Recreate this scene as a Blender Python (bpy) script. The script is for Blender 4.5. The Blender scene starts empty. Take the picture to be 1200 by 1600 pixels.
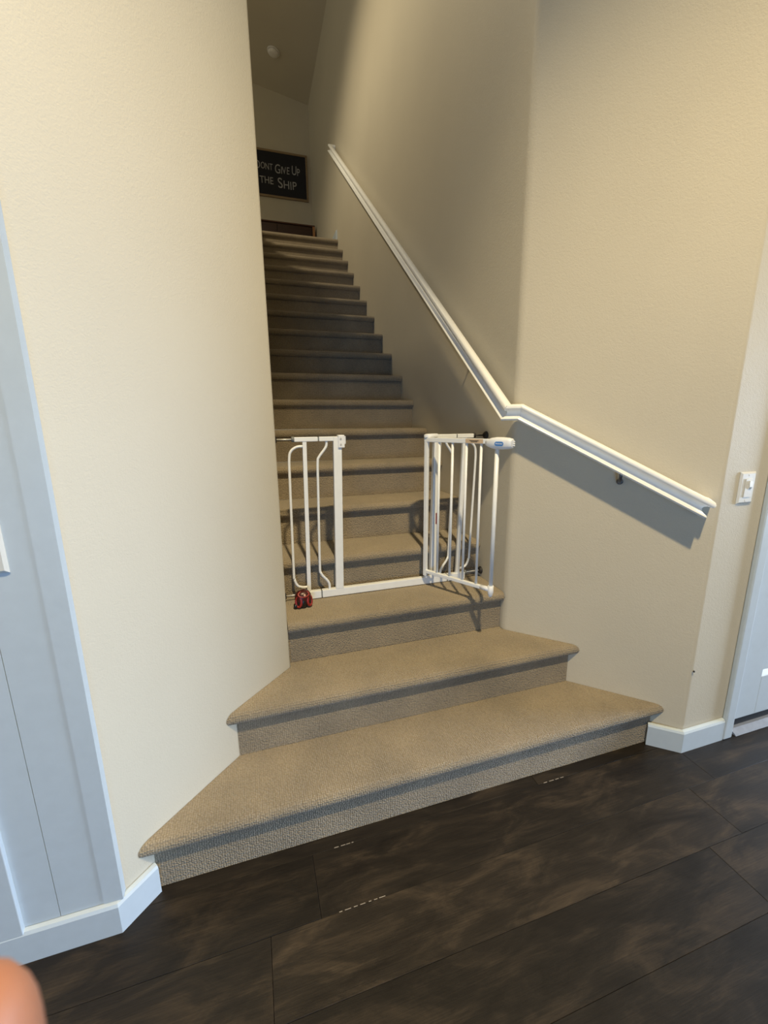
import bpy, bmesh, math, random
from mathutils import Vector, Matrix
random.seed(7)
SC = bpy.context.scene
COL = SC.collection

# ------------------------------------------------------------------ camera
F_PX = 649.57
PITCH, ROLL, YAW, CAM_H = 0.215652, -0.010096, 0.300033, 1.34239
fwd = Vector((math.sin(YAW) * math.cos(PITCH), math.cos(YAW) * math.cos(PITCH), -math.sin(PITCH)))
rgt = Vector((math.cos(YAW), -math.sin(YAW), 0))
upv = rgt.cross(fwd)
R2 = math.cos(ROLL) * rgt + math.sin(ROLL) * upv
U2 = -math.sin(ROLL) * rgt + math.cos(ROLL) * upv
cam = bpy.data.cameras.new('camera')
cam.sensor_fit = 'HORIZONTAL'
cam.sensor_width = 36
cam.lens = F_PX / 1200 * 36
cam.clip_start = 0.01
cam.dof.use_dof = True
cam.dof.focus_distance = 2.2
cam.dof.aperture_fstop = 16
cam_o = bpy.data.objects.new('camera', cam)
cam_o.matrix_world = Matrix(((R2.x, U2.x, -fwd.x, 0), (R2.y, U2.y, -fwd.y, 0), (R2.z, U2.z, -fwd.z, CAM_H), (0, 0, 0, 1)))
COL.objects.link(cam_o)
SC.camera = cam_o

# ------------------------------------------------------------------ world, lights, exposure
world = bpy.data.worlds.new('world')
SC.world = world
world.use_nodes = True
bg = world.node_tree.nodes['Background']
bg.inputs['Color'].default_value = (1.0, 0.96, 0.75, 1)
bg.inputs['Strength'].default_value = 0.40
SC.view_settings.view_transform = 'Standard'
SC.view_settings.look = 'None'
SC.view_settings.exposure = 0.04
SC.view_settings.gamma = 1.0
SC.view_settings.use_curve_mapping = False


def area_light(name, loc, target, sx, sy, power, color):
    l = bpy.data.lights.new(name, 'AREA')
    l.shape = 'RECTANGLE'
    l.size, l.size_y = sx, sy
    l.energy = power
    l.color = color
    o = bpy.data.objects.new(name, l)
    o.location = loc
    o.rotation_euler = (Vector(target) - Vector(loc)).to_track_quat('-Z', 'Y').to_euler()
    COL.objects.link(o)
    return o


# recessed downlights in the high ceiling of the entry hall, above and behind the viewer
def downlight(name, loc, power, color):
    l = bpy.data.lights.new(name, 'SPOT')
    l.energy = power
    l.color = color
    l.shadow_soft_size = 0.09
    l.spot_size = math.radians(103)
    l.spot_blend = 0.55
    o = bpy.data.objects.new(name, l)
    o.location = loc
    COL.objects.link(o)
    return o


downlight('entry_lamp_near', (0.36, -0.95, 5.1), 945, (1.0, 0.80, 0.475))
# daylight through the glazing on the right behind the viewer
fw = area_light('front_window_light', (6.4, 0.05, 1.3), (-0.4, 1.0, 0.25), 1.6, 1.7, 52, (0.61, 0.765, 1.0))
fw.data.spread = math.radians(60)
# daylight through the low glazing of the wall behind the viewer
area_light('back_window_light', (-0.7, -2.9, 0.75), (0.3, 1.2, 0.3), 1.6, 1.2, 64, (0.14, 0.47, 1.0))
# warm lamp of the upstairs hall, left of the landing
downlight('upstairs_hall_lamp', (-0.78, 3.4, 5.4), 184, (1.0, 0.835, 0.56)).data.spot_size = math.radians(150)

# ------------------------------------------------------------------ materials
def new_mat(name, rough=0.5, spec=0.5, metal=0.0):
    m = bpy.data.materials.new(name)
    m.use_nodes = True
    nt = m.node_tree
    b = nt.nodes['Principled BSDF']
    b.inputs['Roughness'].default_value = rough
    b.inputs['Specular IOR Level'].default_value = spec
    b.inputs['Metallic'].default_value = metal
    return m, nt, b


def N(nt, kind, **kw):
    n = nt.nodes.new(kind)
    for k, v in kw.items():
        if k.startswith('i_'):
            n.inputs[k[2:]].default_value = v
        else:
            setattr(n, k, v)
    return n


def coords(nt, scale=(1, 1, 1), rot=(0, 0, 0)):
    t = N(nt, 'ShaderNodeTexCoord')
    mp = N(nt, 'ShaderNodeMapping')
    mp.inputs['Scale'].default_value = scale
    mp.inputs['Rotation'].default_value = rot
    nt.links.new(t.outputs['Object'], mp.inputs['Vector'])
    return mp.outputs['Vector']


def ramp(nt, fac, stops):
    r = N(nt, 'ShaderNodeValToRGB')
    els = r.color_ramp.elements
    while len(els) < len(stops):
        els.new(0.5)
    for e, (p, c) in zip(els, stops):
        e.position = p
        e.color = (*c, 1)
    nt.links.new(fac, r.inputs['Fac'])
    return r.outputs['Color']


def mixed(nt, fac, a, b):
    m = N(nt, 'ShaderNodeMix', data_type='RGBA')
    for sock, v in ((m.inputs[0], fac), (m.inputs[6], a), (m.inputs[7], b)):
        if hasattr(v, 'is_linked'):
            nt.links.new(v, sock)
        else:
            sock.default_value = v if isinstance(v, float) else (*v, 1)
    return m.outputs[2]


def bump(nt, bsdf, height, strength, dist):
    bm_ = N(nt, 'ShaderNodeBump')
    bm_.inputs['Strength'].default_value = strength
    bm_.inputs['Distance'].default_value = dist
    nt.links.new(height, bm_.inputs['Height'])
    nt.links.new(bm_.outputs['Normal'], bsdf.inputs['Normal'])


def noise(nt, vec, scale, detail=3.0, rough=0.55, dist=0.0):
    n = N(nt, 'ShaderNodeTexNoise')
    n.inputs['Scale'].default_value = scale
    n.inputs['Detail'].default_value = detail
    n.inputs['Roughness'].default_value = rough
    n.inputs['Distortion'].default_value = dist
    nt.links.new(vec, n.inputs['Vector'])
    return n.outputs['Fac']


def plain(name, color, rough=0.5, spec=0.5, metal=0.0, vary=0.06, scale=30.0, bstr=0.0):
    m, nt, b = new_mat(name, rough, spec, metal)
    f = noise(nt, coords(nt), scale)
    lo = tuple(max(0, c * (1 - vary)) for c in color)
    hi = tuple(min(1, c * (1 + vary)) for c in color)
    nt.links.new(ramp(nt, f, [(0.3, lo), (0.7, hi)]), b.inputs['Base Color'])
    if bstr:
        bump(nt, b, f, bstr, 0.002)
    return m


def wall_paint():
    m, nt, b = new_mat('beige_wall_paint', 0.6, 0.3)
    v = coords(nt)
    big = noise(nt, v, 2.0)
    nt.links.new(ramp(nt, big, [(0.3, (0.565, 0.522, 0.42)), (0.7, (0.59, 0.546, 0.44))]), b.inputs['Base Color'])
    fine = noise(nt, v, 260.0, 2.0)
    mid = noise(nt, v, 120.0, 2.0)
    mm = N(nt, 'ShaderNodeMath', operation='ADD')
    nt.links.new(fine, mm.inputs[0])
    nt.links.new(mid, mm.inputs[1])
    bump(nt, b, mm.outputs[0], 0.20, 0.0035)
    return m


def carpet():
    m, nt, b = new_mat('taupe_loop_carpet', 0.95, 0.1)
    b.inputs['Sheen Weight'].default_value = 0.25
    b.inputs['Sheen Roughness'].default_value = 0.6
    v = coords(nt)
    vor = N(nt, 'ShaderNodeTexVoronoi')
    vor.inputs['Scale'].default_value = 150
    vor.inputs['Randomness'].default_value = 0.45
    nt.links.new(v, vor.inputs['Vector'])
    big = noise(nt, v, 5.0, 4.0)
    c1 = ramp(nt, vor.outputs['Distance'], [(0.15, (0.35, 0.292, 0.207)), (0.75, (0.245, 0.203, 0.143))])
    c2 = ramp(nt, big, [(0.3, (0.82, 0.82, 0.82)), (0.7, (1.12, 1.1, 1.06))])
    mx = N(nt, 'ShaderNodeMix', data_type='RGBA', blend_type='MULTIPLY')
    mx.inputs[0].default_value = 1.0
    nt.links.new(c1, mx.inputs[6])
    nt.links.new(c2, mx.inputs[7])
    nt.links.new(mx.outputs[2], b.inputs['Base Color'])
    inv = N(nt, 'ShaderNodeMath', operation='MULTIPLY')
    inv.inputs[1].default_value = -1.0
    nt.links.new(vor.outputs['Distance'], inv.inputs[0])
    bump(nt, b, inv.outputs[0], 0.9, 0.006)
    return m


def dark_wood():
    m, nt, b = new_mat('dark_brown_plank_wood', 0.40, 0.34)
    info = N(nt, 'ShaderNodeObjectInfo')
    off = N(nt, 'ShaderNodeVectorMath', operation='SCALE')
    off.inputs[0].default_value = (7.3, 3.1, 5.7)
    nt.links.new(info.outputs['Random'], off.inputs['Scale'])
    t = N(nt, 'ShaderNodeTexCoord')
    add = N(nt, 'ShaderNodeVectorMath', operation='ADD')
    nt.links.new(t.outputs['Object'], add.inputs[0])
    nt.links.new(off.outputs[0], add.inputs[1])
    mp = N(nt, 'ShaderNodeMapping')
    mp.inputs['Scale'].default_value = (1.8, 6.0, 1.0)
    nt.links.new(add.outputs[0], mp.inputs['Vector'])
    mp2 = N(nt, 'ShaderNodeMapping')
    mp2.inputs['Scale'].default_value = (3.0, 120.0, 1.0)
    nt.links.new(add.outputs[0], mp2.inputs['Vector'])
    swirl = noise(nt, mp.outputs['Vector'], 2.4, 6.0, 0.64, 0.7)
    grain = noise(nt, mp2.outputs['Vector'], 3.0, 4.0, 0.6, 0.4)
    c1 = ramp(nt, swirl, [(0.3, (0.009, 0.0066, 0.0048)), (0.5, (0.018, 0.0135, 0.0093)), (0.76, (0.060, 0.043, 0.027))])
    c2 = ramp(nt, grain, [(0.3, (0.62, 0.62, 0.62)), (0.7, (1.22, 1.2, 1.16))])
    mx = N(nt, 'ShaderNodeMix', data_type='RGBA', blend_type='MULTIPLY')
    mx.inputs[0].default_value = 1.0
    nt.links.new(c1, mx.inputs[6])
    nt.links.new(c2, mx.inputs[7])
    var = N(nt, 'ShaderNodeMapRange')
    var.inputs['To Min'].default_value = 0.78
    var.inputs['To Max'].default_value = 1.3
    nt.links.new(info.outputs['Random'], var.inputs['Value'])
    sc = N(nt, 'ShaderNodeVectorMath', operation='SCALE')
    nt.links.new(mx.outputs[2], sc.inputs[0])
    nt.links.new(var.outputs[0], sc.inputs['Scale'])
    nt.links.new(sc.outputs[0], b.inputs['Base Color'])
    rr = N(nt, 'ShaderNodeMapRange')
    rr.inputs['To Min'].default_value = 0.34
    rr.inputs['To Max'].default_value = 0.58
    nt.links.new(swirl, rr.inputs['Value'])
    nt.links.new(rr.outputs[0], b.inputs['Roughness'])
    bump(nt, b, grain, 0.12, 0.002)
    return m


def furniture_wood(name, a, c):
    m, nt, b = new_mat(name, 0.45, 0.4)
    f = noise(nt, coords(nt, (3, 40, 40)), 2.0, 4.0)
    nt.links.new(ramp(nt, f, [(0.3, a), (0.7, c)]), b.inputs['Base Color'])
    return m


M = {
    'wall': wall_paint(),
    'carpet': carpet(),
    'plank': dark_wood(),
    'subfloor': plain('dark_floor_gap', (0.012, 0.009, 0.007), 0.8),
    'pale_wood': plain('pale_joint_wood', (0.30, 0.26, 0.21), 0.7, vary=0.2),  # pale dashes in the floor joints
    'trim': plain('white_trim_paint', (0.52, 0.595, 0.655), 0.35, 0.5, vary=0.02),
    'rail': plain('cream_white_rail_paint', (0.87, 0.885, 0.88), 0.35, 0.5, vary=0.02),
    'gate': plain('white_enamelled_steel', (0.84, 0.87, 0.89), 0.3, 0.5, vary=0.02),
    'plastic': plain('white_gate_plastic', (0.82, 0.85, 0.90), 0.35, 0.5, vary=0.02),
    'grey_plastic': plain('grey_plastic', (0.17, 0.18, 0.18), 0.5, vary=0.1),
    'steel': plain('grey_steel', (0.62, 0.62, 0.60), 0.35, 0.5, 0.3, vary=0.1),
    'pewter': plain('dark_pewter', (0.13, 0.14, 0.16), 0.35, 0.5, 0.8, vary=0.15),
    'black': plain('black_rubber', (0.022, 0.02, 0.018), 0.55, vary=0.2),
    'blue': plain('blue_badge_ink', (0.05, 0.22, 0.60), 0.4, vary=0.05),
    'ink_white': plain('white_badge_ink', (0.85, 0.88, 0.92), 0.5, vary=0.02),
    'tan_label': plain('tan_paper_label', (0.62, 0.46, 0.30), 0.6, vary=0.08),
    'red_label': plain('dark_red_label', (0.20, 0.016, 0.02), 0.5, vary=0.2),
    'toy_red': plain('glossy_red_plastic', (0.30, 0.022, 0.017), 0.35, vary=0.12),
    'toy_dark_red': plain('dark_red_plastic', (0.055, 0.007, 0.006), 0.35, vary=0.12),
    'toy_black': plain('glossy_black_plastic', (0.010, 0.009, 0.009), 0.3, vary=0.12),
    'toy_pale': plain('pale_peach_plastic', (0.72, 0.45, 0.33), 0.4, vary=0.05),
    'navy': plain('blackboard_navy', (0.004, 0.0055, 0.013), 0.6, vary=0.2),
    'chalk': plain('chalk_white_paint', (0.40, 0.40, 0.41), 0.8, vary=0.15, scale=60),
    'frame_wood': furniture_wood('tan_frame_wood', (0.23, 0.16, 0.09), (0.34, 0.25, 0.15)),
    'brown_wood': furniture_wood('red_brown_wood', (0.055, 0.022, 0.012), (0.10, 0.042, 0.022)),
    'dark_brown': furniture_wood('very_dark_brown_wood', (0.022, 0.010, 0.006), (0.045, 0.018, 0.010)),
    'orange_wood': furniture_wood('orange_brown_wood', (0.26, 0.12, 0.045), (0.40, 0.20, 0.08)),
    'switch': plain('ivory_switch_plastic', (0.66, 0.66, 0.62), 0.35, vary=0.02),
    'door_gap': plain('black_door_gap', (0.008, 0.009, 0.012), 0.7, vary=0.2),  # near-black, for the dark gap under the door
    'threshold': plain('grey_threshold_metal', (0.17, 0.18, 0.20), 0.5, 0.4, 0.0, vary=0.1),
    'detector': plain('white_detector_plastic', (0.80, 0.78, 0.74), 0.5, vary=0.02),
}


def skin_mat():
    m, nt, b = new_mat('skin', 0.5, 0.4)
    f = noise(nt, coords(nt), 90.0, 3.0)
    nt.links.new(ramp(nt, f, [(0.3, (0.40, 0.175, 0.105)), (0.7, (0.47, 0.215, 0.132))]), b.inputs['Base Color'])
    b.inputs['Subsurface Weight'].default_value = 0.15
    b.inputs['Subsurface Radius'].default_value = (0.004, 0.0015, 0.0008)
    return m


M['skin'] = skin_mat()
M['nail'] = plain('fingernail', (0.78, 0.50, 0.40), 0.3, vary=0.03)


# ------------------------------------------------------------------ mesh helper
class MB:
    def __init__(self):
        self.v, self.f, self.s = [], [], []

    def add(self, vs, fs, smooth=False):
        o = len(self.v)
        self.v += [tuple(x) for x in vs]
        self.f += [tuple(i + o for i in f) for f in fs]
        self.s += [smooth] * len(fs)

    def box(self, x0, x1, y0, y1, z0, z1):
        vs = [(x, y, z) for z in (z0, z1) for y in (y0, y1) for x in (x0, x1)]
        self.add(vs, [(0, 2, 3, 1), (4, 5, 7, 6), (0, 1, 5, 4), (2, 6, 7, 3), (0, 4, 6, 2), (1, 3, 7, 5)])

    def bar(self, a, b, w, d, side=(0, 1, 0)):
        """square tube from a to b, w across, d along side"""
        a, b = Vector(a), Vector(b)
        t = (b - a).normalized()
        s = Vector(side)
        s = (s - t * s.dot(t)).normalized()
        n = t.cross(s)
        vs = [p + n * (w / 2 * i) + s * (d / 2 * j) for p in (a, b) for i, j in ((-1, -1), (1, -1), (1, 1), (-1, 1))]
        self.add(vs, [(0, 3, 2, 1), (4, 5, 6, 7), (0, 1, 5, 4), (1, 2, 6, 5), (2, 3, 7, 6), (3, 0, 4, 7)])

    def tube(self, pts, r, n=10):
        pts = [Vector(p) for p in pts]
        k = len(pts)
        rad = r if isinstance(r, (list, tuple)) else [r] * k
        t0 = (pts[1] - pts[0]).normalized()
        ref = Vector((0, 0, 1)) if abs(t0.z) < 0.9 else Vector((0, 1, 0))
        s = (ref - t0 * ref.dot(t0)).normalized()
        vs = []
        for i, p in enumerate(pts):
            t = (pts[min(i + 1, k - 1)] - pts[max(i - 1, 0)]).normalized()
            s = (s - t * s.dot(t)).normalized()
            q = t.cross(s)
            for j in range(n):
                a = 2 * math.pi * j / n
                vs.append(p + (s * math.cos(a) + q * math.sin(a)) * rad[i])
        fs = [(i * n + j, i * n + (j + 1) % n, (i + 1) * n + (j + 1) % n, (i + 1) * n + j) for i in range(k - 1) for j in range(n)]
        o = len(self.v)
        self.add(vs, fs, True)
        self.f += [tuple(o + j for j in reversed(range(n))), tuple(o + (k - 1) * n + j for j in range(n))]
        self.s += [False, False]

    def ellipsoid(self, c, rx, ry, rz, rot=None, nu=20, nv=12, power=1.0):
        c = Vector(c)
        vs, fs = [], []
        sg = lambda x, p: math.copysign(abs(x) ** p, x)
        for i in range(nv + 1):
            th = math.pi * i / nv
            for j in range(nu):
                ph = 2 * math.pi * j / nu
                p = Vector((rx * sg(math.sin(th), power) * sg(math.cos(ph), power), ry * sg(math.sin(th), power) * sg(math.sin(ph), power), rz * sg(math.cos(th), power)))
                vs.append(c + (rot @ p if rot else p))
        for i in range(nv):
            for j in range(nu):
                fs.append((i * nu + j, (i + 1) * nu + j, (i + 1) * nu + (j + 1) % nu, i * nu + (j + 1) % nu))
        self.add(vs, fs, True)

    def prism(self, poly, z0, z1, smooth_from=None):
        n = len(poly)
        vs = [(x, y, z0) for x, y in poly] + [(x, y, z1) for x, y in poly]
        self.add(vs, [(i, (i + 1) % n, n + (i + 1) % n, n + i) for i in range(n)])
        self.add(vs, [tuple(reversed(range(n))), tuple(range(n, 2 * n))])

    def build(self, name, mat, parent=None, bevel=0.0, auto=None, segs=2):
        me = bpy.data.meshes.new(name)
        me.from_pydata(self.v, [], self.f)
        me.polygons.foreach_set('use_smooth', self.s)
        bm_ = bmesh.new()
        bm_.from_mesh(me)
        bmesh.ops.remove_doubles(bm_, verts=bm_.verts, dist=1e-6)
        bmesh.ops.recalc_face_normals(bm_, faces=bm_.faces)
        bm_.to_mesh(me)
        bm_.free()
        me.materials.append(mat)
        o = bpy.data.objects.new(name, me)
        COL.objects.link(o)
        if parent:
            o.parent = parent
        if bevel:
            b = o.modifiers.new('bevel', 'BEVEL')
            b.width = bevel
            b.segments = segs
            b.limit_method = 'ANGLE'
            b.angle_limit = math.radians(40)
        if auto:
            me.polygons.foreach_set('use_smooth', [True] * len(me.polygons))
            me.set_sharp_from_angle(angle=math.radians(auto))
        return o


def thing(name, label, cat, loc=(0, 0, 0), group=None):
    o = bpy.data.objects.new(name, None)
    o.empty_display_size = 0.05
    o.location = loc
    o['label'] = label
    o['category'] = cat
    if group:
        o['group'] = group
    COL.objects.link(o)
    return o


def at(o, parent):
    """keep world-space mesh coordinates under a parent that has a location"""
    o.parent = parent
    o.matrix_parent_inverse = Matrix.Translation(-Vector(parent.location))
    return o


def structure(o, label, cat=None):
    o['kind'] = 'structure'
    o['label'] = label
    o['category'] = cat or 'setting'
    return o


def fillet(pts, radii, seg=5):
    """round the given corners of an open/closed plan polygon"""
    n = len(pts)
    out = []
    for i, p in enumerate(pts):
        r = radii.get(i, 0)
        if not r:
            out.append(p)
            continue
        p = Vector(p)
        a = (Vector(pts[i - 1]) - p).normalized()
        b = (Vector(pts[(i + 1) % n]) - p).normalized()
        ang = a.angle(b)
        d = r / math.tan(ang / 2)
        c = p + (a + b).normalized() * (r / math.sin(ang / 2))
        va, vb = p + a * d - c, p + b * d - c
        for k in range(seg + 1):
            t = k / seg
            v = va.lerp(vb, t).normalized() * r
            out.append(tuple(c + v))
    return out


# ------------------------------------------------------------------ plan of the room
KL = 1.485          # left flared wall:  x = y - KL
KR = 2.635          # right flared wall: x = KR - y
XL, XR = 0.0777, 1.07
YF = 1.046          # front wall plane
RISE, RUN, Y1 = 0.185, 0.235, 1.1233
NOSE, CARP = 0.030, 0.045
Y_TOP = Y1 + 17 * RUN
Z_TOP = 18 * RISE
Y_END = 6.84
Z_HI = 6.4

# walls ------------------------------------------------------------
pl = [(-3.2, YF), (YF - KL, YF), (XL, XL + KL), (XL, 1.74), (XL - 0.13, 1.74), (XL - 0.13, XL + KL + 0.06), (YF - KL - 0.06, YF + 0.13), (-3.2, YF + 0.13)]
w = MB()
w.prism(fillet(pl, {2: 0.02}), 0, Z_HI)
wall_left = structure(w.build('wall_left', M['wall'], auto=30), 'textured beige wall left of the stairs, angled towards the steps', 'wall')
w = MB()
w.box(XL - 0.13, XL, 1.7405, Y_TOP + 0.05, 0, 3.68)
structure(w.build('wall_stair_left', M['wall'], bevel=0.01), 'beige wall and low curb on the left of the stairs, hidden behind the angled wall', 'wall')
pr_ = [(XR, Y_END + 0.1), (XR, KR - XR), (KR - YF, YF), (1.85, YF), (1.85, YF + 0.13), (KR - YF + 0.06, YF + 0.13), (XR + 0.13, KR - XR + 0.06), (XR + 0.13, Y_END + 0.1)]
w = MB()
w.prism(fillet(pr_, {1: 0.05, 2: 0.03}, 7), 0, Z_HI)
wall_right = structure(w.build('wall_right', M['wall'], auto=30), 'textured beige wall right of the stairs that carries the white handrail', 'wall')
w = MB()
w.box(-3.2, XR + 0.13, Y_END, Y_END + 0.1, Z_TOP - 0.3, Z_HI)
structure(w.build('wall_end', M['wall']), 'beige wall at the head of the stairs behind the sign', 'wall')
w = MB()
w.box(1.851, 2.78, YF, YF + 0.13, 2.07, Z_HI)
w.box(2.78, 4.2, YF, YF + 0.13, 0, Z_HI)
structure(w.build('wall_front', M['wall']), 'beige wall above and beyond the white door on the right', 'wall')
w = MB()
w.box(-3.3, 4.2, -3.1, -3.0, 0, Z_HI)
structure(w.build('wall_back', M['wall']), 'beige wall of the entry hall behind the viewer', 'wall')
w = MB()
w.box(-3.3, -3.2, -3.0, YF + 0.13, 0, Z_HI)
structure(w.build('wall_far_left', M['wall']), 'beige side wall of the entry hall, far left', 'wall')
w = MB()
zc = lambda x: 5.634 + 0.17 * (XR - x)
for dz in (0,):
    x0, x1, y0, y1 = -3.2, 4.2, -3.0, Y_END + 0.1
    vs = [(x, y, zc(x) + h) for h in (0, 0.1) for y in (y0, y1) for x in (x0, x1)]
    w.add(vs, [(0, 2, 3, 1), (4, 5, 7, 6), (0, 1, 5, 4), (2, 6, 7, 3), (0, 4, 6, 2), (1, 3, 7, 5)])
structure(w.build('ceiling', M['wall']), 'sloping beige ceiling high above the stairs', 'ceiling')

# floor of planks -------------------------------------------------------
w = MB()
w.box(-3.2, 4.2, -3.0, Y1 + 0.16, -0.05, -0.017)
floor = structure(w.build('floor', M['subfloor']), 'dark brown wide wood plank floor at the foot of the stairs', 'floor')
PW = 0.1815
fixed = {0: [0.93], 1: [0.085], 2: [1.45], 3: [-0.2]}
for k in range(-1, 22):
    ya, yb = 1.0795 - k * PW, 1.0795 - (k - 1) * PW
    cuts = [-3.2]
    x = -3.2 + random.uniform(0.3, 1.4)
    f = fixed.get(k + 0, None)
    if f:
        x = f[0]
        while x - 1.5 > -3.0:
            x -= 1.5
    while x < 4.0:
        cuts.append(x)
        x += 1.5 if f else random.uniform(1.1, 1.8)
    cuts.append(4.2)
    for a, b in zip(cuts, cuts[1:]):
        g = 0.0004
        cx, cy = (a + b) / 2, (ya + yb) / 2
        w = MB()
        w.box(a + g - cx, b - g - cx, ya + g - cy, yb - g - cy, -0.016, random.uniform(-0.0007, 0.0))
        o = w.build('plank', M['plank'], floor, bevel=0.0006, segs=1)
        o.location = (cx, cy, 0)
for (xa, xb, yy) in ((0.155, 0.225, 1.080), (0.135, 0.268, 0.898), (0.955, 1.05, 1.0805)):  # short pale dashes laid along the plank joints
    w = MB()
    x = xa
    while x < xb:
        l = random.uniform(0.006, 0.022)
        w.box(x, x + l, yy - 0.0009, yy + 0.0009, -0.004, 0.0004)
        x += l + random.uniform(0.003, 0.012)
    o = w.build('pale_dash', M['pale_wood'], floor)
    o['label'] = 'broken pale line along a dark plank joint'

# staircase ------------------------------------------------------------
stairs = thing('staircase', 'carpeted taupe staircase climbing between beige walls, three lower steps flaring wide', 'stairs', (0.57, Y1, 0))
stairs['kind'] = 'structure'
GAP = 0.002


def xl(y):
    return max(-9, min(XL, y - KL)) + GAP


def xr(y):
    return max(XR, KR - y) - GAP


def strip(mb, prof, seg_x=1, closed=True):
    """extrude a (y,z) profile across the stair width, ends following the walls"""
    n = len(prof)
    vs = []
    for y, z in prof:
        a, b = xl(y), xr(y)
        for k in range(seg_x + 1):
            vs.append((a + (b - a) * k / seg_x, y, z))
    m = seg_x + 1
    fs = [(i * m + k, i * m + k + 1, ((i + 1) % n) * m + k + 1, ((i + 1) % n) * m + k) for i in range(n) for k in range(seg_x)]
    mb.add(vs, fs, True)
    mb.add([vs[i * m] for i in range(n)], [tuple(range(n))])
    mb.add([vs[i * m + seg_x] for i in range(n)], [tuple(reversed(range(n)))])


for i in range(1, 19):
    yr = Y1 + (i - 1) * RUN
    z = i * RISE
    last = i == 18
    yback = yr + RUN + 0.004 if not last else Y_TOP + 0.06
    rn = CARP / 2
    prof = [(yback, z - CARP), (yback, z)]
    ys = [yback - (yback - (yr - NOSE + rn)) * k / 8 for k in range(1, 8)]
    if i == 2:
        ys = sorted(set(ys + [XL + KL, KR - XR, KR - XR - 0.02]), reverse=True)
    for y in ys:
        prof.append((y, z))
    for k in range(0, 9):
        a = math.pi / 2 + math.pi * k / 8
        prof.append((yr - NOSE + rn + rn * math.cos(a), z - rn + rn * math.sin(a)))
    prof += [(y, z - CARP) for y in reversed(ys)]
    w = MB()
    strip(w, prof, 1)
    st = at(w.build('step', M['carpet'], auto=40), stairs)
    w = MB()
    zb, zt = (i - 1) * RISE + 0.001, z - CARP - 0.0005
    ysr = (yr, yr + 0.012)
    strip(w, [(yr, zb), (yr + 0.012, zb), (yr + 0.012, zt), (yr, zt)], 1)
    rs = w.build('riser', M['carpet'], auto=30)
    rs.parent = st
    if i <= 1:
        rs['label'] = 'bottom carpeted riser meeting the wood floor'

w = MB()
w.box(-3.2, XR - 0.001, Y_TOP + 0.061, Y_END - 0.001, Z_TOP - 0.06, Z_TOP)
w.box(-3.2, XL - 0.1305, 1.25, Y_TOP + 0.061, Z_TOP - 0.3, Z_TOP)
structure(w.build('floor_landing', M['carpet']), 'carpeted landing at the head of the stairs', 'floor')

# baseboards -------------------------------------------------------
def baseboard(name, path, label, h=0.098, t=0.016, z0=0.0):
    """path = wall line points in plan, room on the right-hand side when walking it"""
    prof = [(0.0, 0.0), (t, 0.0), (t, h - 0.011), (t - 0.004, h - 0.003), (0.004, h), (0.0, h)]
    w = MB()
    n = len(path)
    P = [Vector(p) for p in path]
    rings = []
    for i in range(n):
        d1 = (P[i] - P[i - 1]).normalized() if i else (P[1] - P[0]).normalized()
        d2 = (P[i + 1] - P[i]).normalized() if i < n - 1 else d1
        n1, n2 = Vector((d1.y, -d1.x)), Vector((d2.y, -d2.x))
        nm = (n1 + n2).normalized()
        k = 1 / nm.dot(n1)
        rings.append([(P[i].x + nm.x * k * o, P[i].y + nm.y * k * o, z0 + z) for o, z in prof])
    m = len(prof)
    vs = [v for r in rings for v in r]
    fs = [(i * m + j, i * m + (j + 1) % m, (i + 1) * m + (j + 1) % m, (i + 1) * m + j) for i in range(n - 1) for j in range(m)]
    fs += [tuple(range(m)), tuple(reversed(range((n - 1) * m, n * m)))]
    w.add(vs, fs)
    return structure(w.build(name, M['trim']), label, 'baseboard')


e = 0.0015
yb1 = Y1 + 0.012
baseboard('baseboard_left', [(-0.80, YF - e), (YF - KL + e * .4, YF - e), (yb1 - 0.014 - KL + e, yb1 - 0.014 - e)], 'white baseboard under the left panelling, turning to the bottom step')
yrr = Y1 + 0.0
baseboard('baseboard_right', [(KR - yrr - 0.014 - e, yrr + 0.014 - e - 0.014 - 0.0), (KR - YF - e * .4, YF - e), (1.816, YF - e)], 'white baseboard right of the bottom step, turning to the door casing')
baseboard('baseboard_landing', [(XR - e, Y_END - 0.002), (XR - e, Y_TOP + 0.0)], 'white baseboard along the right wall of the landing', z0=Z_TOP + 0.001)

# white panelling on the left front wall -----------------------------------
panel = thing('trim_1', 'white painted board panelling and corner trim on the wall left of the stairs', 'panelling', (-0.6, YF, 0))
panel['kind'] = 'structure'
ZP = 2.75
w = MB()
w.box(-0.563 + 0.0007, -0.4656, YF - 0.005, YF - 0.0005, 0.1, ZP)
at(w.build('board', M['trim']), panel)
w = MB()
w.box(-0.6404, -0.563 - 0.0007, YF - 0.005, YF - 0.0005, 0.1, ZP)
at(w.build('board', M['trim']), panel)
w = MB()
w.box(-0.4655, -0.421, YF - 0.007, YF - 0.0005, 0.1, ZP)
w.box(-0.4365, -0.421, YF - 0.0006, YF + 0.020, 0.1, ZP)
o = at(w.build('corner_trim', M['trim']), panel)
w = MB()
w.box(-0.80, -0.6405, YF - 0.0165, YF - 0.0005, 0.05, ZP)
at(w.build('stile', M['trim'], bevel=0.002), panel)

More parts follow.
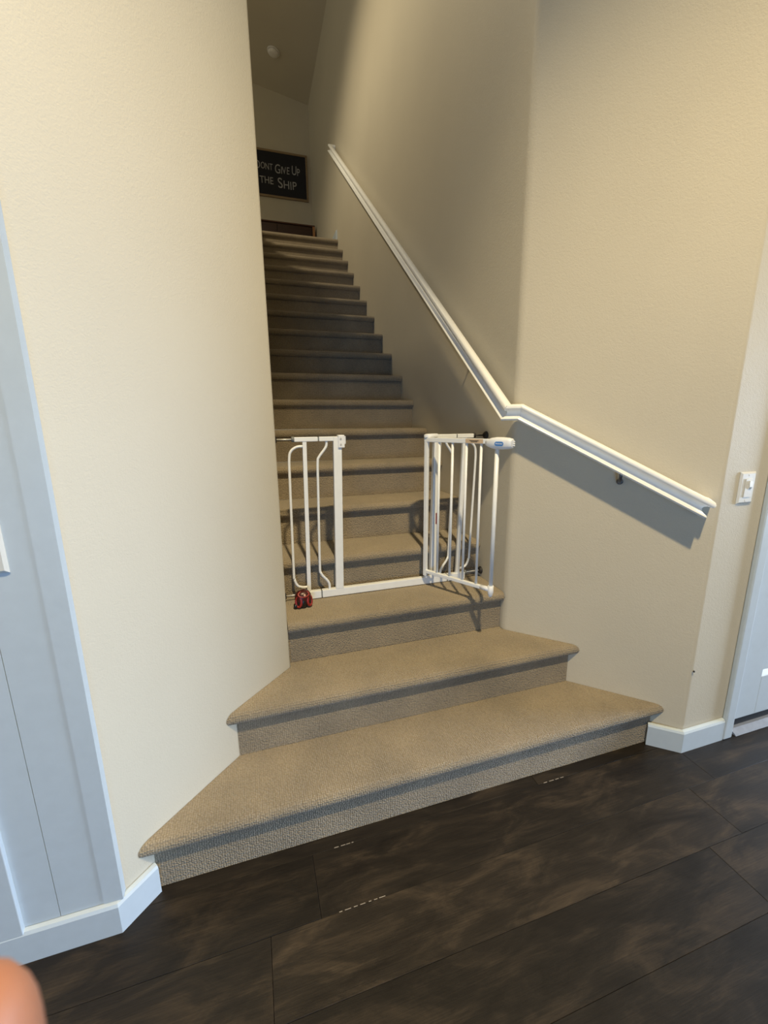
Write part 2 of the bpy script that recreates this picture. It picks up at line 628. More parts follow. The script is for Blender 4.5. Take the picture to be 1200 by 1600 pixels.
# door on the right -------------------------------------------------------
door = thing('door_1', 'white panelled door and casing at the right edge beside the beige wall', 'door', (2.3, YF, 0))
door['kind'] = 'structure'
w = MB()
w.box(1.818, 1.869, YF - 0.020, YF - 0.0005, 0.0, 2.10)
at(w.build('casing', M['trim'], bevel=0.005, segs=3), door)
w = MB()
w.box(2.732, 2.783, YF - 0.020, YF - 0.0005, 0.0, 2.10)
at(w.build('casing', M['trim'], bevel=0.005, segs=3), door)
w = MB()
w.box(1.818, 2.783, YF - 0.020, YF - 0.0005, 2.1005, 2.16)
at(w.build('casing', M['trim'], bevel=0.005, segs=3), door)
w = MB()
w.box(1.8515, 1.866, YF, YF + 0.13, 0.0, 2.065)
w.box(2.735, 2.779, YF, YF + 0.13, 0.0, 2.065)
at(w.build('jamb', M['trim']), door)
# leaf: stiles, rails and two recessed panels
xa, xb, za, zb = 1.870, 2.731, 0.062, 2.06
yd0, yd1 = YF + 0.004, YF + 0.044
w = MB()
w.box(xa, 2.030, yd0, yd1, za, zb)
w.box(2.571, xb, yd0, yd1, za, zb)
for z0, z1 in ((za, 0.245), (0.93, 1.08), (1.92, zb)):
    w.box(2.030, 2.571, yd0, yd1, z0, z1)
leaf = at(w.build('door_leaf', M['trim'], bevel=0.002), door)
for z0, z1 in ((0.245, 0.93), (1.08, 1.92)):
    w = MB()
    w.box(2.0302, 2.5708, yd0 + 0.016, yd1 - 0.016, z0 + 0.0002, z1 - 0.0002)
    p = w.build('door_panel', M['trim'])
    p.parent = leaf
    w = MB()   # sloped moulding round the panel
    q = [(2.0303, z0 + .0003), (2.5707, z0 + .0003), (2.5707, z1 - .0003), (2.0303, z1 - .0003)]
    d = 0.018
    qi = [(q[0][0] + d, q[0][1] + d), (q[1][0] - d, q[1][1] + d), (q[2][0] - d, q[2][1] - d), (q[3][0] + d, q[3][1] - d)]
    vs = [(x, yd0 + 0.002, z) for x, z in q] + [(x, yd0 + 0.0155, z) for x, z in qi] + [(x, yd0 + 0.0158, z) for x, z in q]
    fs = []
    for k in range(4):
        l = (k + 1) % 4
        fs += [(k, l, 4 + l, 4 + k), (4 + k, 4 + l, 8 + l, 8 + k), (8 + k, 8 + l, l, k)]
    w.add(vs, fs)
    p = w.build('panel_moulding', M['trim'])
    p.parent = leaf
w = MB()
w.ellipsoid((2.66, yd0 - 0.055, 0.98), 0.028, 0.026, 0.028)
w.tube([(2.66, yd0 - 0.0005, 0.98), (2.66, yd0 - 0.045, 0.98)], 0.011)
w.tube([(2.66, yd0 - 0.0005, 0.98), (2.66, yd0 - 0.008, 0.98)], 0.03, 18)
p = w.build('knob', M['pewter'])
p.parent = leaf
w = MB()
w.box(xa, xb, yd0 + 0.012, yd1 - 0.004, 0.019, 0.0615)  # black strip standing in for the dark gap under the leaf
at(w.build('door_gap_strip', M['door_gap']), door)
w = MB()
vs = [(x, y, z) for x in (1.892, 2.731) for y, z in ((YF - 0.022, 0.0012), (YF - 0.016, 0.008), (YF + 0.004, 0.018), (YF + 0.12, 0.018), (YF + 0.12, 0.0012))]
w.add(vs, [(0, 1, 2, 3, 4), (9, 8, 7, 6, 5)] + [(k, 5 + k, 5 + (k + 1) % 5, (k + 1) % 5) for k in range(5)])
at(w.build('threshold', M['threshold']), door)

# small dark mark at the right wall corner
w = MB()
w.ellipsoid((1.5945, 1.0395, 0.365), 0.005, 0.004, 0.004, nu=8, nv=6)
o = w.build('nail_head', M['black'], wall_right)
o['label'] = 'small dark mark near the corner of the right wall'

# ------------------------------------------------------------------ light switches
def switch(name, x0, x1, z0, z1, yw, label):
    t = thing(name, label, 'switch', ((x0 + x1) / 2, yw, z0), 'wall switch plates')
    w = MB()
    y1 = yw - 0.0005
    y0 = y1 - 0.007
    b_ = 0.006
    vs = [(x0, y1, z0), (x1, y1, z0), (x1, y1, z1), (x0, y1, z1), (x0, y1 - .002, z0), (x1, y1 - .002, z0), (x1, y1 - .002, z1), (x0, y1 - .002, z1),
          (x0 + b_, y0, z0 + b_), (x1 - b_, y0, z0 + b_), (x1 - b_, y0, z1 - b_), (x0 + b_, y0, z1 - b_)]
    fs = [(3, 2, 1, 0), (8, 9, 10, 11)]
    for k in range(4):
        l = (k + 1) % 4
        fs += [(k, l, 4 + l, 4 + k), (4 + k, 4 + l, 8 + l, 8 + k)]
    w.add(vs, fs)
    at(w.build('plate', M['switch']), t)
    cx, cz = (x0 + x1) / 2, (z0 + z1) / 2
    w = MB()
    w.box(cx - 0.017, cx + 0.017, y0 - 0.003, y0 - 0.0002, cz - 0.034, cz + 0.034)
    pd = at(w.build('paddle', M['switch'], bevel=0.001), t)
    w = MB()   # a tilted rocker, its lower half pressed out
    vs = [(cx + s, y, z) for s in (-0.002, 0.013) for y, z in ((y0 - 0.0032, cz + 0.026), (y0 - 0.0032, cz - 0.004), (y0 - 0.009, cz + 0.004), (y0 - 0.007, cz + 0.026))]
    w.add(vs, [(0, 1, 2, 3), (7, 6, 5, 4)] + [(k, 4 + k, 4 + (k + 1) % 4, (k + 1) % 4) for k in range(4)])
    p = w.build('rocker', M['switch'])
    p.parent = pd
    for s in (-1, 1):
        w = MB()
        w.tube([(cx, y0 + 0.001, cz + s * 0.047), (cx, y0 - 0.001, cz + s * 0.047)], 0.0028, 8)
        at(w.build('screw', M['switch']), t)
    return t


switch('light_switch', 1.671, 1.748, 1.032, 1.149, YF, 'white light switch plate on the beige wall near the door')
switch('light_switch', -0.592, -0.515, 1.035, 1.15, YF - 0.005, 'white switch plate on the blue-white panelling, mostly cut by the left edge')

# ------------------------------------------------------------------ handrail
rail = thing('handrail', 'long cream white moulded handrail bending round the right stair wall', 'handrail', (XR, 1.55, 1.37))
# profile: (outward from wall, up), back is flat
RP = [(-0.022, -0.030), (-0.022, 0.020), (-0.014, 0.028), (0.002, 0.031), (0.014, 0.029), (0.020, 0.022), (0.020, 0.014), (0.015, 0.009), (0.004, 0.006), (-0.003, -0.002), (-0.004, -0.010), (0.001, -0.017), (0.010, -0.021), (0.018, -0.023), (0.021, -0.028), (0.016, -0.034), (-0.016, -0.034)]


def rail_frame(a, b, n):
    t = (b - a).normalized()
    n = Vector(n).normalized()
    n = (n - t * n.dot(t)).normalized()
    u = n.cross(t)
    if u.z < 0:
        u = -u
    return t, n, u


def rail_piece(name, a, b, n, plane_a, plane_b, label=None):
    a, b = Vector(a), Vector(b)
    t, n, u = rail_frame(a, b, n)
    vs = []
    for p, pn in ((a, plane_a), (b, plane_b)):
        pn = Vector(pn) if pn is not None else t
        for o, h in RP:
            q = p + n * o + u * h
            q = q + t * ((p - q).dot(pn) / t.dot(pn))
            vs.append(q)
    m = len(RP)
    w = MB()
    w.add(vs, [(j, (j + 1) % m, m + (j + 1) % m, m + j) for j in range(m)], True)
    w.add(vs[:m], [tuple(range(m))])
    w.add(vs[m:], [tuple(reversed(range(m)))])
    o = at(w.build(name, M['rail'], auto=45), rail)
    if label:
        o['label'] = label
    return o


OFF = 0.055
nA = Vector((-1, 0, 0))
nB = Vector((-1, -1, 0)).normalized()
pA = Vector((XR - OFF, 5.105, 4.200))
cB = KR - OFF * math.sqrt(2)
pB = Vector((XR - OFF, cB - (XR - OFF), 1.3735))
pC = Vector((1.0546, cB - 1.0546, 1.3735))
pD = Vector((1.5155, cB - 1.5155, 1.0325))
tAB, tBC, tCD = (pB - pA).normalized(), (pC - pB).normalized(), (pD - pC).normalized()
mAB = (tAB + tBC).normalized()
mBC = (tBC + tCD).normalized()
# returns into the wall at both ends
eA = pA - nA * (OFF - 0.0015)
eD = pD - nB * (OFF - 0.0015)
plA = (tAB + nA).normalized()
plD = (tCD - nB).normalized()
rail_piece('upper_rail', pA, pB, nA, plA, mAB, 'upper length of handrail along the stair wall')
rail_piece('rail_joint', pB + tBC * 0.0006, pC, nB, mAB, mBC, 'short level mitred length between the two slopes')
rail_piece('lower_rail', pC + tCD * 0.0004, pD, nB, mBC, plD, 'lower length of handrail along the angled wall')


def rail_return(p, t, n, inward, plane):
    """mitred return to the wall: profile outward direction is the rail direction t"""
    q = p + inward
    r_t, r_n, r_u = rail_frame(p, q, t)
    tt, nn, uu = rail_frame(p, p + t, n)
    vs = []
    for end in (0, 1):
        for o, h in RP:
            v = p + nn * o + uu * h
            v = v + tt * ((p - v).dot(plane) / tt.dot(plane))   # on the mitre plane
            if end:
                d = inward.normalized()
                dist = (q - v).dot(d)
                v = v + d * dist
            vs.append(v)
    m = len(RP)
    w = MB()
    w.add(vs, [(j, (j + 1) % m, m + (j + 1) % m, m + j) for j in range(m)], True)
    w.add(vs[m:], [tuple(reversed(range(m)))])
    w.add(vs[:m], [tuple(range(m))])
    return at(w.build('rail_return', M['rail'], auto=45), rail)


rail_return(pD, tCD, nB, eD - pD, plD)
rail_return(pA, -tAB, nA, eA - pA, plA)


def bracket(p, n):
    """p = point on the rail axis, n = outward"""
    n = Vector(n)
    wallp = p - n * (OFF - 0.001)
    w = MB()
    a = wallp + Vector((0, 0, -0.072))
    w.tube([a + n * 0.001, a + n * 0.006, a + n * 0.009], [0.012, 0.012, 0.008], 14)
    w.tube([a + n * 0.006, a + n * 0.020, a + n * 0.036 + Vector((0, 0, 0.008)), a + n * 0.046 + Vector((0, 0, 0.022)), a + n * 0.048 + Vector((0, 0, 0.040))], 0.006, 10)
    br = at(w.build('bracket', M['pewter']), rail)
    br['label'] = 'dark metal rail bracket'
    return br


bracket(pC.lerp(pD, 0.585), nB)
for f in (0.115, 0.52, 0.9):
    bracket(pB.lerp(pA, f), nA)

# ------------------------------------------------------------------ safety gate
G = 1.785
ZT = 3 * RISE                      # top of the third step
gate = thing('safety_gate', 'white metal pressure-mounted safety gate standing open on the third carpeted step', 'gate', (0.57, G, ZT))


def gpart(mb, name, mat='gate', bevel=0.0, label=None, parent=None, auto=None):
    o = mb.build(name, M[mat], bevel=bevel, auto=auto)
    if parent is None:
        at(o, gate)
    else:
        o.parent = parent
    if label:
        o['label'] = label
    return o


def smooth_path(pts, k=4):
    """Catmull-Rom through points"""
    P = [Vector(p) for p in pts]
    out = []
    for i in range(len(P) - 1):
        p0, p1, p2, p3 = P[max(i - 1, 0)], P[i], P[i + 1], P[min(i + 2, len(P) - 1)]
        for j in range(k):
            t = j / k
            out.append(0.5 * ((2 * p1) + (p2 - p0) * t + (2 * p0 - 5 * p1 + 4 * p2 - p3) * t * t + (3 * p1 - p0 - 3 * p2 + p3) * t ** 3))
    out.append(P[-1])
    return out


zt0, zt1 = 1.261, 1.280
zb0, zb1 = ZT + 0.001, ZT + 0.038
# bottom bars: main frame and the two extensions
for a, b, nm in ((0.155, 0.2475, 'extension_base'), (0.2525, 0.874, 'base_bar'), (0.879, 0.972, 'extension_base')):
    w = MB()
    w.box(a, b, G - 0.012, G + 0.012, zb0 + 0.002, zb1)
    gpart(w, nm, bevel=0.002)
for xx in (0.250, 0.8765):
    w = MB()
    w.box(xx - 0.0024, xx + 0.0024, G - 0.009, G + 0.009, zb0 + 0.004, zb1 - 0.002)
    gpart(w, 'extension_joint', 'grey_plastic')
# top bars
for a, b, nm in ((0.163, 0.2615, 'extension_top'), (0.2665, 0.345, 'top_bar'), (0.80, 0.9075, 'top_bar'), (0.9125, 0.997, 'extension_top')):
    w = MB()
    w.box(a, b, G - 0.010, G + 0.010, zt0, zt1)
    gpart(w, nm, bevel=0.002)
for xx in (0.264, 0.910):
    w = MB()
    w.box(xx - 0.0024, xx + 0.0024, G - 0.008, G + 0.008, zt0 + 0.002, zt1 - 0.002)
    gpart(w, 'extension_joint', 'grey_plastic')
# posts
w = MB()
w.bar((0.194, G, zb1 - 0.001), (0.2055, G, zt0 + 0.001), 0.017, 0.016)
gpart(w, 'extension_post', bevel=0.0015)
w = MB()
w.bar((0.333, G, zb1 - 0.001), (0.345, G, 1.279), 0.036, 0.026)
gpart(w, 'latch_post', bevel=0.002)
w = MB()
w.bar((0.8005, G, zb1 - 0.001), (0.812, G, 1.279), 0.034, 0.026)
hp = gpart(w, 'hinge_post', bevel=0.002)
w = MB()
w.bar((0.934, G, zb1 - 0.001), (0.953, G, zt0 + 0.001), 0.019, 0.016)
gpart(w, 'extension_post', bevel=0.0015)
w = MB()
w.box(0.806, 0.813, G - 0.0145, G - 0.0132, 0.858, 0.912)
gpart(w, 'warning_label', 'red_label', label='small dark red label on the hinge post', parent=hp)
# bent rods
RR = 0.0058
zl, zh = zb1 - 0.002, zt0 + 0.002
w = MB()
w.tube(smooth_path([(0.199, G, 1.241), (0.172, G, 1.239), (0.148, G, 1.222), (0.1395, G, 1.19), (0.137, G, 1.10), (0.131, G, 0.70), (0.132, G, 0.66), (0.143, G, 0.628), (0.165, G, 0.616), (0.189, G, 0.615)]), RR)
gpart(w, 'end_rod', label='bent rod closing the left end of the gate')
w = MB()
w.tube(smooth_path([(0.298, G, zh), (0.298, G, 1.245), (0.290, G, 1.228), (0.265, G, 1.196), (0.2575, G, 1.17), (0.2545, G, 1.05), (0.2475, G, 0.72), (0.251, G, 0.672), (0.279, G, 0.634), (0.287, G, 0.615), (0.288, G, zl)]), RR)
gpart(w, 'curved_rod', label='rod bowed to the left beside the latch post')
w = MB()
w.tube(smooth_path([(0.855, G, zh), (0.857, G, 1.245), (0.865, G, 1.228), (0.887, G, 1.196), (0.894, G, 1.17), (0.893, G, 1.05), (0.884, G, 0.72), (0.878, G, 0.672), (0.852, G, 0.634), (0.843, G, 0.615), (0.841, G, zl)]), RR)
gpart(w, 'curved_rod', label='rod bowed to the right behind the open door')
w = MB()
w.tube(smooth_path([(0.953, G, 1.241), (0.985, G, 1.239), (1.006, G, 1.222), (1.014, G, 1.19), (1.013, G, 1.10), (0.999, G, 0.70), (0.996, G, 0.66), (0.983, G, 0.628), (0.962, G, 0.616), (0.937, G, 0.615)]), RR)
gpart(w, 'end_rod', label='bent rod closing the right end of the gate')
# latch striker on the left post
w = MB()
w.box(0.346, 0.374, G - 0.020, G + 0.016, 1.232, 1.286)
lt = gpart(w, 'latch_block', 'plastic', bevel=0.003)
w = MB()
w.box(0.3745, 0.380, G - 0.014, G + 0.010, 1.247, 1.281)
gpart(w, 'latch_lip', 'plastic', bevel=0.002, parent=lt)
for zz in (1.246, 1.270):
    w = MB()
    w.tube([(0.357, G - 0.0195, zz), (0.357, G - 0.0215, zz)], 0.0045, 10)
    gpart(w, 'rivet', 'steel', parent=lt)
# threaded spindles, nuts and wall cups
for (x0, x1, zz, xn, xc, m1) in ((XL + 0.012, 0.164, 1.271, 0.159, XL + 0.0015, 'steel'), (XL + 0.012, 0.156, 0.583, 0.150, XL + 0.0015, 'steel'),
                                 (0.996, XR - 0.012, 1.271, 1.003, XR - 0.0015, 'black'), (0.971, XR - 0.012, 0.590, 0.978, XR - 0.0015, 'steel')):
    w = MB()
    w.tube([(x0, G, zz), (x1, G, zz)], 0.0036, 10)
    sp = gpart(w, 'spindle', m1)
    w = MB()
    w.tube([(xn - 0.006, G, zz), (xn + 0.005, G, zz)], 0.012, 6)
    gpart(w, 'adjusting_nut', 'grey_plastic' if m1 == 'steel' else 'black', parent=sp)
    w = MB()
    s = 1 if xc < 0.5 else -1
    w.tube([(xc, G, zz), (xc + s * 0.004, G, zz), (xc + s * 0.013, G, zz)], [0.019, 0.019, 0.012], 16)
    gpart(w, 'wall_cup', 'black', parent=sp)

# the door, swung towards the viewer
HG = Vector((0.7485, 1.755, 0))
DD = Vector((0.922 - 0.7485, 1.456 - 1.755, 0)).normalized()
DN = Vector((DD.y, -DD.x, 0))      # door face turned to the viewer's left
zd0, zd1 = 0.634, 1.258
dp = lambda s, z, n=0.0: HG + DD * s + DN * n + Vector((0, 0, z))
w = MB()
w.bar(dp(0, 0.612), dp(0, 1.252), 0.017, 0.017, DN)
gd = gpart(w, 'gate_door', bevel=0.002, label='swinging door of the gate, opened towards the floor')
w = MB()
w.bar(dp(-0.009, zd1), dp(0.33, zd1), 0.020, 0.018, DN)
gpart(w, 'door_top_bar', bevel=0.002, parent=gd)
w = MB()
w.bar(dp(-0.009, zd0), dp(0.34, zd0), 0.016, 0.016, DN)
gpart(w, 'door_bottom_bar', bevel=0.002, parent=gd)
for s in (0.069, 0.138, 0.207, 0.276):
    w = MB()
    w.tube([dp(s, zd0 + 0.006), dp(s, zd1 - 0.008)], 0.0058, 10)
    gpart(w, 'door_bar', parent=gd)
w = MB()
w.tube([dp(0.347, 0.625), dp(0.347, 1.236)], 0.0088, 12)
gpart(w, 'latch_tube', parent=gd)
w = MB()
w.tube([dp(0.347, 0.652), dp(0.347, 0.622), dp(0.347, 0.606), dp(0.347, 0.600)], [0.0125, 0.0125, 0.0085, 0.004], 12)
w.tube([dp(0.30, zd0), dp(0.345, zd0)], 0.0105, 12)
gpart(w, 'latch_foot', 'plastic', parent=gd, label='white plastic foot at the free corner')
# handle
rot = Matrix((DD, DN, Vector((0, 0, 1)))).transposed()
w = MB()
rings = [(0.298, 0.010, 0.010), (0.308, 0.015, 0.014), (0.325, 0.021, 0.019), (0.345, 0.024, 0.021), (0.37, 0.024, 0.021), (0.395, 0.022, 0.020), (0.408, 0.019, 0.018), (0.412, 0.014, 0.014)]
nu = 18
vs, fs = [], []
for s, hh, dd in rings:
    for j in range(nu):
        a = 2 * math.pi * j / nu
        c, sn = math.cos(a), math.sin(a)
        vs.append(dp(s, 1.252 + hh * math.copysign(abs(sn) ** 0.7, sn), dd * math.copysign(abs(c) ** 0.7, c)))
for i in range(len(rings) - 1):
    for j in range(nu):
        fs.append((i * nu + j, i * nu + (j + 1) % nu, (i + 1) * nu + (j + 1) % nu, (i + 1) * nu + j))
w.add(vs, fs, True)
w.add(vs[:nu], [tuple(range(nu))])
w.add(vs[-nu:], [tuple(range(nu))])
for k in (-1, 0, 1):
    w.tube([dp(0.41, 1.252 + k * 0.008), dp(0.420, 1.252 + k * 0.008)], 0.0022, 8)
gpart(w, 'handle', 'plastic', parent=gd, label='white plastic latch handle with a blue badge')
nv = -1 if DN.dot(Vector((0, 0, 0)) - dp(0.36, 0)) < 0 else 1   # the side that looks at the viewer
w = MB()
pts = []
for j in range(20):
    a = 2 * math.pi * j / 20
    c, sn = math.cos(a), math.sin(a)
    pts.append((0.364 + 0.010 * (1 if c > 0 else -1) + 0.0085 * c, 1.251 + 0.0085 * sn))
vs = [dp(s, z, nv * 0.0195) for s, z in pts] + [dp(s, z, nv * 0.0222) for s, z in pts]
w.add(vs, [tuple(range(20)), tuple(range(39, 19, -1))] + [(j, (j + 1) % 20, 20 + (j + 1) % 20, 20 + j) for j in range(20)])
gpart(w, 'badge', 'blue', parent=gd, label='blue oval badge with tiny illegible white lettering')
w = MB()
s = 0.3515
while s < 0.377:
    h = random.choice((0.0028, 0.0042))
    w.bar(dp(s, 1.2490, nv * 0.0224), dp(s, 1.2490 + h * 1.3, nv * 0.0224), 0.0012, 0.0006, DN)
    w.bar(dp(s, 1.2520 if h > .003 else 1.2495, nv * 0.0224), dp(s + 0.0026, 1.2520 if h > .003 else 1.2495, nv * 0.0224), 0.001, 0.0006, DN)
    s += 0.0036
gpart(w, 'badge_lettering', 'ink_white', parent=gd)
w = MB()
vs = [dp(s, z, nv * n) for n in (0.0092, 0.0099) for s, z in ((0.207, 1.2495), (0.288, 1.2495), (0.288, 1.2665), (0.207, 1.2665))]
w.add(vs, [(0, 1, 2, 3), (7, 6, 5, 4)] + [(k, (k + 1) % 4, 4 + (k + 1) % 4, 4 + k) for k in range(4)])
gpart(w, 'paper_label', 'tan_label', parent=gd, label='tan paper label on the top bar of the door')
w = MB()
for (sa, sb, z) in ((0.226, 0.268, 1.2597), (0.232, 0.262, 1.2555)):
    vs = [dp(s, zz, nv * n) for n in (0.0099, 0.0103) for s, zz in ((sa, z - .0012), (sb, z - .0012), (sb, z + .0012), (sa, z + .0012))]
    w.add(vs, [(0, 1, 2, 3), (7, 6, 5, 4)] + [(k, (k + 1) % 4, 4 + (k + 1) % 4, 4 + k) for k in range(4)])
gpart(w, 'label_print', 'black', parent=gd)
# hinge cap joining post and door at the top, pin at the bottom
w = MB()
vs = []
cxa, cya = (HG.x + 0.806) / 2, (HG.y + G) / 2
ax = Vector((0.806 - HG.x, G - HG.y, 0))
L = ax.length
ax.normalize()
bx = Vector((ax.y, -ax.x, 0))
prof = []
for j in range(20):
    a = 2 * math.pi * j / 20
    c, sn = math.cos(a), math.sin(a)
    prof.append(Vector((cxa, cya, 0)) + ax * (L / 2 * (1 if c > 0 else -1) + 0.014 * c) + bx * (0.014 * sn))
vs = [p + Vector((0, 0, 1.2685)) for p in prof] + [p + Vector((0, 0, 1.279)) for p in prof] + [Vector((cxa, cya, 1.2835)) + (p - Vector((cxa, cya, 0))) * 0.75 for p in prof]
w.add(vs, [tuple(range(20)), tuple(range(59, 39, -1))] + [(r * 20 + j, r * 20 + (j + 1) % 20, (r + 1) * 20 + (j + 1) % 20, (r + 1) * 20 + j) for r in (0, 1) for j in range(20)])
gpart(w, 'hinge_cap', 'plastic', auto=40)
w = MB()
w.bar(Vector((HG.x, HG.y, 0.606)), Vector((0.798, G - 0.010, 0.588)), 0.014, 0.012, (0, 0, 1))
gpart(w, 'lower_hinge', 'plastic', bevel=0.002)

# ------------------------------------------------------------------ small red and black toy on the third step
toy = thing('toy', 'small rounded red and black toy on the carpet by the left foot of the gate', 'toy', (0.155, 1.71, ZT))
tc = Vector((0.155, 1.715, ZT))
tz = Matrix.Rotation(math.radians(6), 3, 'Z')


def tpart(mb, name, mat, label=None):
    o = at(mb.build(name, M[mat]), toy)
    if label:
        o['label'] = label
    return o


tp = lambda x, y, z: tc + tz @ Vector((x, y, 0)) + Vector((0, 0, z + 0.001))
w = MB()
w.ellipsoid(tp(0.004, 0, 0.038), 0.036, 0.030, 0.038, tz, 24, 16, 0.85)
tpart(w, 'body', 'toy_dark_red')
w = MB()
w.ellipsoid(tp(0.001, -0.005, 0.025), 0.016, 0.0275, 0.025, tz, 18, 12, 0.75)
tpart(w, 'front_band', 'toy_black', 'black band down the front')
for s in (-1, 1):   # red cheek rings with dark hubs
    c = tp(0.004 + s * 0.0235, -0.0185, 0.031)
    nrm = (tz @ Vector((s * 0.62, -0.78, 0.12))).normalized()
    a1 = Vector((0, 0, 1)) - nrm * nrm.z
    a1.normalize()
    a2 = nrm.cross(a1)
    w = MB()
    ring = [c + (a1 * math.cos(t) * 0.0225 + a2 * math.sin(t) * 0.0125) for t in [2 * math.pi * j / 24 for j in range(25)]]
    w.tube(ring, 0.0055, 8)
    tpart(w, 'cheek_ring', 'toy_red')
    w = MB()
    w.ellipsoid(c - nrm * 0.001, 0.010, 0.006, 0.018, Matrix((a2, nrm, a1)).transposed(), 14, 10)
    tpart(w, 'cheek_hub', 'toy_black')
w = MB()
ring = [tp(0.003 + 0.0225 * math.cos(t), -0.0165 + 0.009 * math.sin(t), 0.0615 + 0.0095 * math.sin(t)) for t in [2 * math.pi * j / 24 for j in range(25)]]
w.tube(ring, 0.0042, 8)
tpart(w, 'top_ring', 'toy_red')
w = MB()
w.ellipsoid(tp(0.006, -0.0245, 0.0590), 0.0048, 0.004, 0.0062)
tpart(w, 'button', 'toy_pale', 'tiny pale nub on top')
w = MB()
w.ellipsoid(tp(-0.032, -0.010, 0.011), 0.009, 0.012, 0.011, None, 14, 10, 0.7)
tpart(w, 'foot', 'toy_black')

# ------------------------------------------------------------------ sign on the end wall
sx0, sx1, sz0, sz1 = 0.185, 1.022, 4.435, 5.012
sign = thing('wall_sign', 'framed black sign with white hand lettering on the wall at the stair top', 'sign', ((sx0 + sx1) / 2, Y_END, sz0))
yw = Y_END - 0.001
w = MB()
w.box(sx0 + 0.02, sx1 - 0.02, yw - 0.016, yw, sz0 + 0.02, sz1 - 0.02)
board = at(w.build('panel', M['navy']), sign)
fr = 0.026
for (a, b, c, d) in ((sx0, sx1, sz0, sz0 + fr), (sx0, sx1, sz1 - fr, sz1), (sx0, sx0 + fr, sz0 + fr + .0004, sz1 - fr - .0004), (sx1 - fr, sx1, sz0 + fr + .0004, sz1 - fr - .0004)):
    w = MB()
    w.box(a, b, yw - 0.024, yw - 0.0005, c, d)
    at(w.build('frame_side', M['frame_wood'], bevel=0.002), sign)


def lettering(text, x0, x1, z0, h):
    cu = bpy.data.curves.new('letter', 'FONT')
    cu.body = text
    cu.small_caps_scale = 0.80
    prev = ' '
    for k, ch in enumerate(text):
        cu.body_format[k].use_small_caps = ch.islower()
        prev = ch
    cu.extrude = 0.01
    cu.offset = 0.0
    o = bpy.data.objects.new('letter', cu)
    COL.objects.link(o)
    bpy.context.view_layer.update()
    me = bpy.data.meshes.new_from_object(o.evaluated_get(bpy.context.evaluated_depsgraph_get()))
    bpy.data.objects.remove(o)
    xs = [v.co.x for v in me.vertices]
    ys = [v.co.y for v in me.vertices]
    kx, kz = (x1 - x0) / (max(xs) - min(xs)), h / (max(ys) - min(ys))
    mx0, my0 = min(xs), min(ys)
    bm_ = bmesh.new()
    bm_.from_mesh(me)
    bmesh.ops.remove_doubles(bm_, verts=bm_.verts, dist=1e-5)
    left = set(bm_.verts)
    while left:      # every letter is one island: make each its own object
        stack, isl = [left.pop()], []
        while stack:
            v = stack.pop()
            isl.append(v)
            for e_ in v.link_edges:
                w_ = e_.other_vert(v)
                if w_ in left:
                    left.discard(w_)
                    stack.append(w_)
        idx = {v: k for k, v in enumerate(isl)}
        fs = {f for v in isl for f in v.link_faces}
        dz, sk_ = random.uniform(-0.004, 0.004), random.uniform(-0.06, 0.06)
        co = [(x0 + (v.co.x - mx0) * kx + sk_ * (v.co.y - my0) * kz, yw - 0.0172 - v.co.z * 0.08, z0 + (v.co.y - my0) * kz + dz) for v in isl]
        w = MB()
        w.add(co, [tuple(idx[v] for v in f.verts) for f in fs])
        r = w.build('letter', M['chalk'])
        r.parent = board
    bm_.free()


lettering('Dont', 0.313, 0.539, 4.768, 0.098)
lettering('Give', 0.570, 0.766, 4.742, 0.110)
lettering('Up', 0.800, 0.912, 4.745, 0.112)
lettering('THE', 0.357, 0.538, 4.597, 0.085)
lettering('Ship', 0.605, 0.858, 4.562, 0.125)

# ------------------------------------------------------------------ low cabinet under the sign
cab = thing('low_cabinet', 'low dark brown wooden cabinet with an orange wood post under the sign', 'cabinet', (0.4, 6.66, Z_TOP))
cx0, cx1, cy0, cy1 = -0.45, 1.045, 6.5, 6.83
ct = 4.012
w = MB()
w.box(cx0, cx1, cy0 - 0.0, cy1, ct - 0.016, ct)
at(w.build('top', M['brown_wood'], bevel=0.003), cab)
w = MB()
w.box(cx0 + 0.034, cx1 - 0.034, cy0 + 0.02, cy1, Z_TOP + 0.10, ct - 0.0162)
body = at(w.build('body', M['dark_brown']), cab)
for k in range(3):
    a = cx0 + 0.04 + k * (cx1 - cx0 - 0.08) / 3
    b = a + (cx1 - cx0 - 0.08) / 3 - 0.006
    w = MB()
    w.box(a + 0.003, b, cy0 + 0.008, cy0 + 0.0195, Z_TOP + 0.14, ct - 0.03)
    dr = at(w.build('drawer', M['dark_brown'], bevel=0.002), cab)
    w = MB()
    w.ellipsoid(((a + b) / 2, cy0 - 0.005, ct - 0.32), 0.014, 0.012, 0.014, None, 12, 8)
    p = w.build('knob', M['pewter'])
    p.parent = dr
for a in (cx0, cx1 - 0.033):
    for y0_, y1_ in ((cy0, cy0 + 0.05), (cy1 - 0.05, cy1)):
        w = MB()
        w.box(a, a + 0.033, y0_, y1_, Z_TOP + 0.001, ct - 0.0165)
        at(w.build('post', M['orange_wood'], bevel=0.002), cab)

# ------------------------------------------------------------------ smoke detector
sd = Vector((0.58, 6.2, 0))
sd.z = zc(sd.x)
det = thing('smoke_detector', 'round white smoke detector on the sloping ceiling above the stairs', 'smoke detector', sd)
dn = Vector((-0.17, 0, -1)).normalized()
w = MB()
w.tube([sd + dn * 0.001, sd + dn * 0.012], 0.074, 28)
at(w.build('base_ring', M['detector']), det)
w = MB()
w.tube([sd + dn * 0.0122, sd + dn * 0.030, sd + dn * 0.040, sd + dn * 0.042], [0.064, 0.060, 0.046, 0.02], 28)
at(w.build('cover', M['detector']), det)

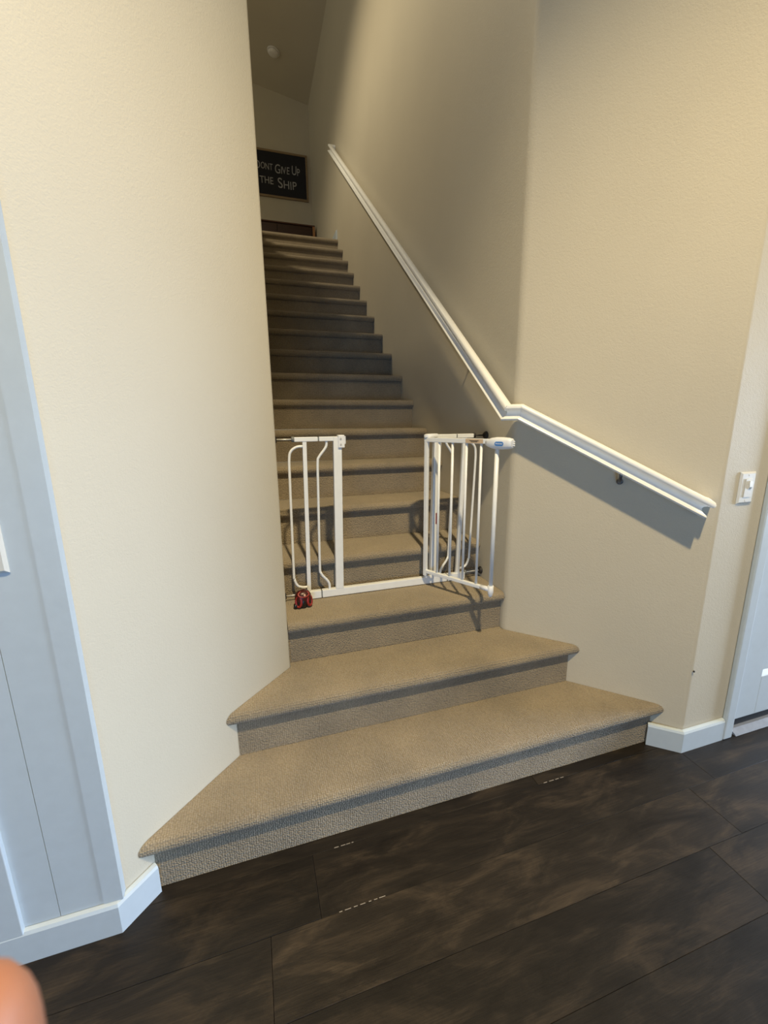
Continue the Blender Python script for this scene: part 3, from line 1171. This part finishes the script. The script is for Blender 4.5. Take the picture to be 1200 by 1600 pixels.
# ------------------------------------------------------------------ the photographer's hand, one fingertip in view
hand = bpy.data.objects.new('hand', bpy.data.meshes.new('hand'))
W_ = Vector((-0.0903, -0.002, 1.1593))
kn = {}
verts, edges, radii = [], [], []


def hv(p, r, parent=None):
    verts.append(tuple(p))
    radii.append(r)
    if parent is not None:
        edges.append((parent, len(verts) - 1))
    return len(verts) - 1


palm0 = hv((-0.110, -0.045, 1.105), 0.021)                    # wrist end of palm
palm1 = hv((-0.094, -0.022, 1.142), 0.020, palm0)
wrist = hv((-0.128, -0.075, 1.055), 0.022, palm0)
arm = hv((-0.150, -0.130, 0.965), 0.028, wrist)
arm2 = hv((-0.170, -0.190, 0.870), 0.034, arm)
# index finger: reaches up past the lens
a = hv((-0.074, 0.008, 1.176), 0.0115, palm1)
a = hv((-0.0580, 0.0385, 1.2130), 0.0108, a)
a = hv((-0.0490, 0.0530, 1.2380), 0.0120, a)
a = hv((-0.0461, 0.0594, 1.2530), 0.0104, a)
a = hv((-0.0463, 0.0616, 1.2640), 0.0056, a)
# the other fingers curl round the phone, left of it and out of frame
for k, (ln, off) in enumerate(((1.05, 0.022), (0.97, 0.043), (0.78, 0.062))):
    bx_ = Vector((-0.80, 0.45, -0.40)).normalized() * off
    b0 = Vector((-0.082, 0.000, 1.168)) + bx_
    p1 = b0 + Vector((0.006, 0.030, 0.026)) * ln
    p2 = p1 + Vector((0.012, 0.022, -0.006)) * ln
    p3 = p2 + Vector((0.008, 0.008, -0.018)) * ln
    q = hv(b0, 0.0108, palm1)
    q = hv(p1, 0.0092, q)
    q = hv(p2, 0.0084, q)
    q = hv(p3, 0.0074, q)
# thumb leaves the side of the palm
q = hv((-0.079, -0.040, 1.128), 0.014, palm0)
q = hv((-0.052, -0.040, 1.150), 0.0115, q)
q = hv((-0.036, -0.030, 1.172), 0.0100, q)
q = hv((-0.030, -0.022, 1.186), 0.0085, q)
hand.data.from_pydata(verts, edges, [])
COL.objects.link(hand)
sk = hand.modifiers.new('skin', 'SKIN')
sk.use_smooth_shade = True
for i, r in enumerate(radii):
    d = hand.data.skin_vertices[0].data[i]
    d.radius = (r, r)
    d.use_root = i == 0
ss = hand.modifiers.new('sub', 'SUBSURF')
ss.levels = ss.render_levels = 2
hand.data.materials.append(M['skin'])
bpy.context.view_layer.update()
me = bpy.data.meshes.new_from_object(hand.evaluated_get(bpy.context.evaluated_depsgraph_get()))
hand.modifiers.clear()
hand.data = me
hand['label'] = 'blurred bare fingertip of the photographer\'s hand poking into the bottom left corner'
hand['category'] = 'hand'
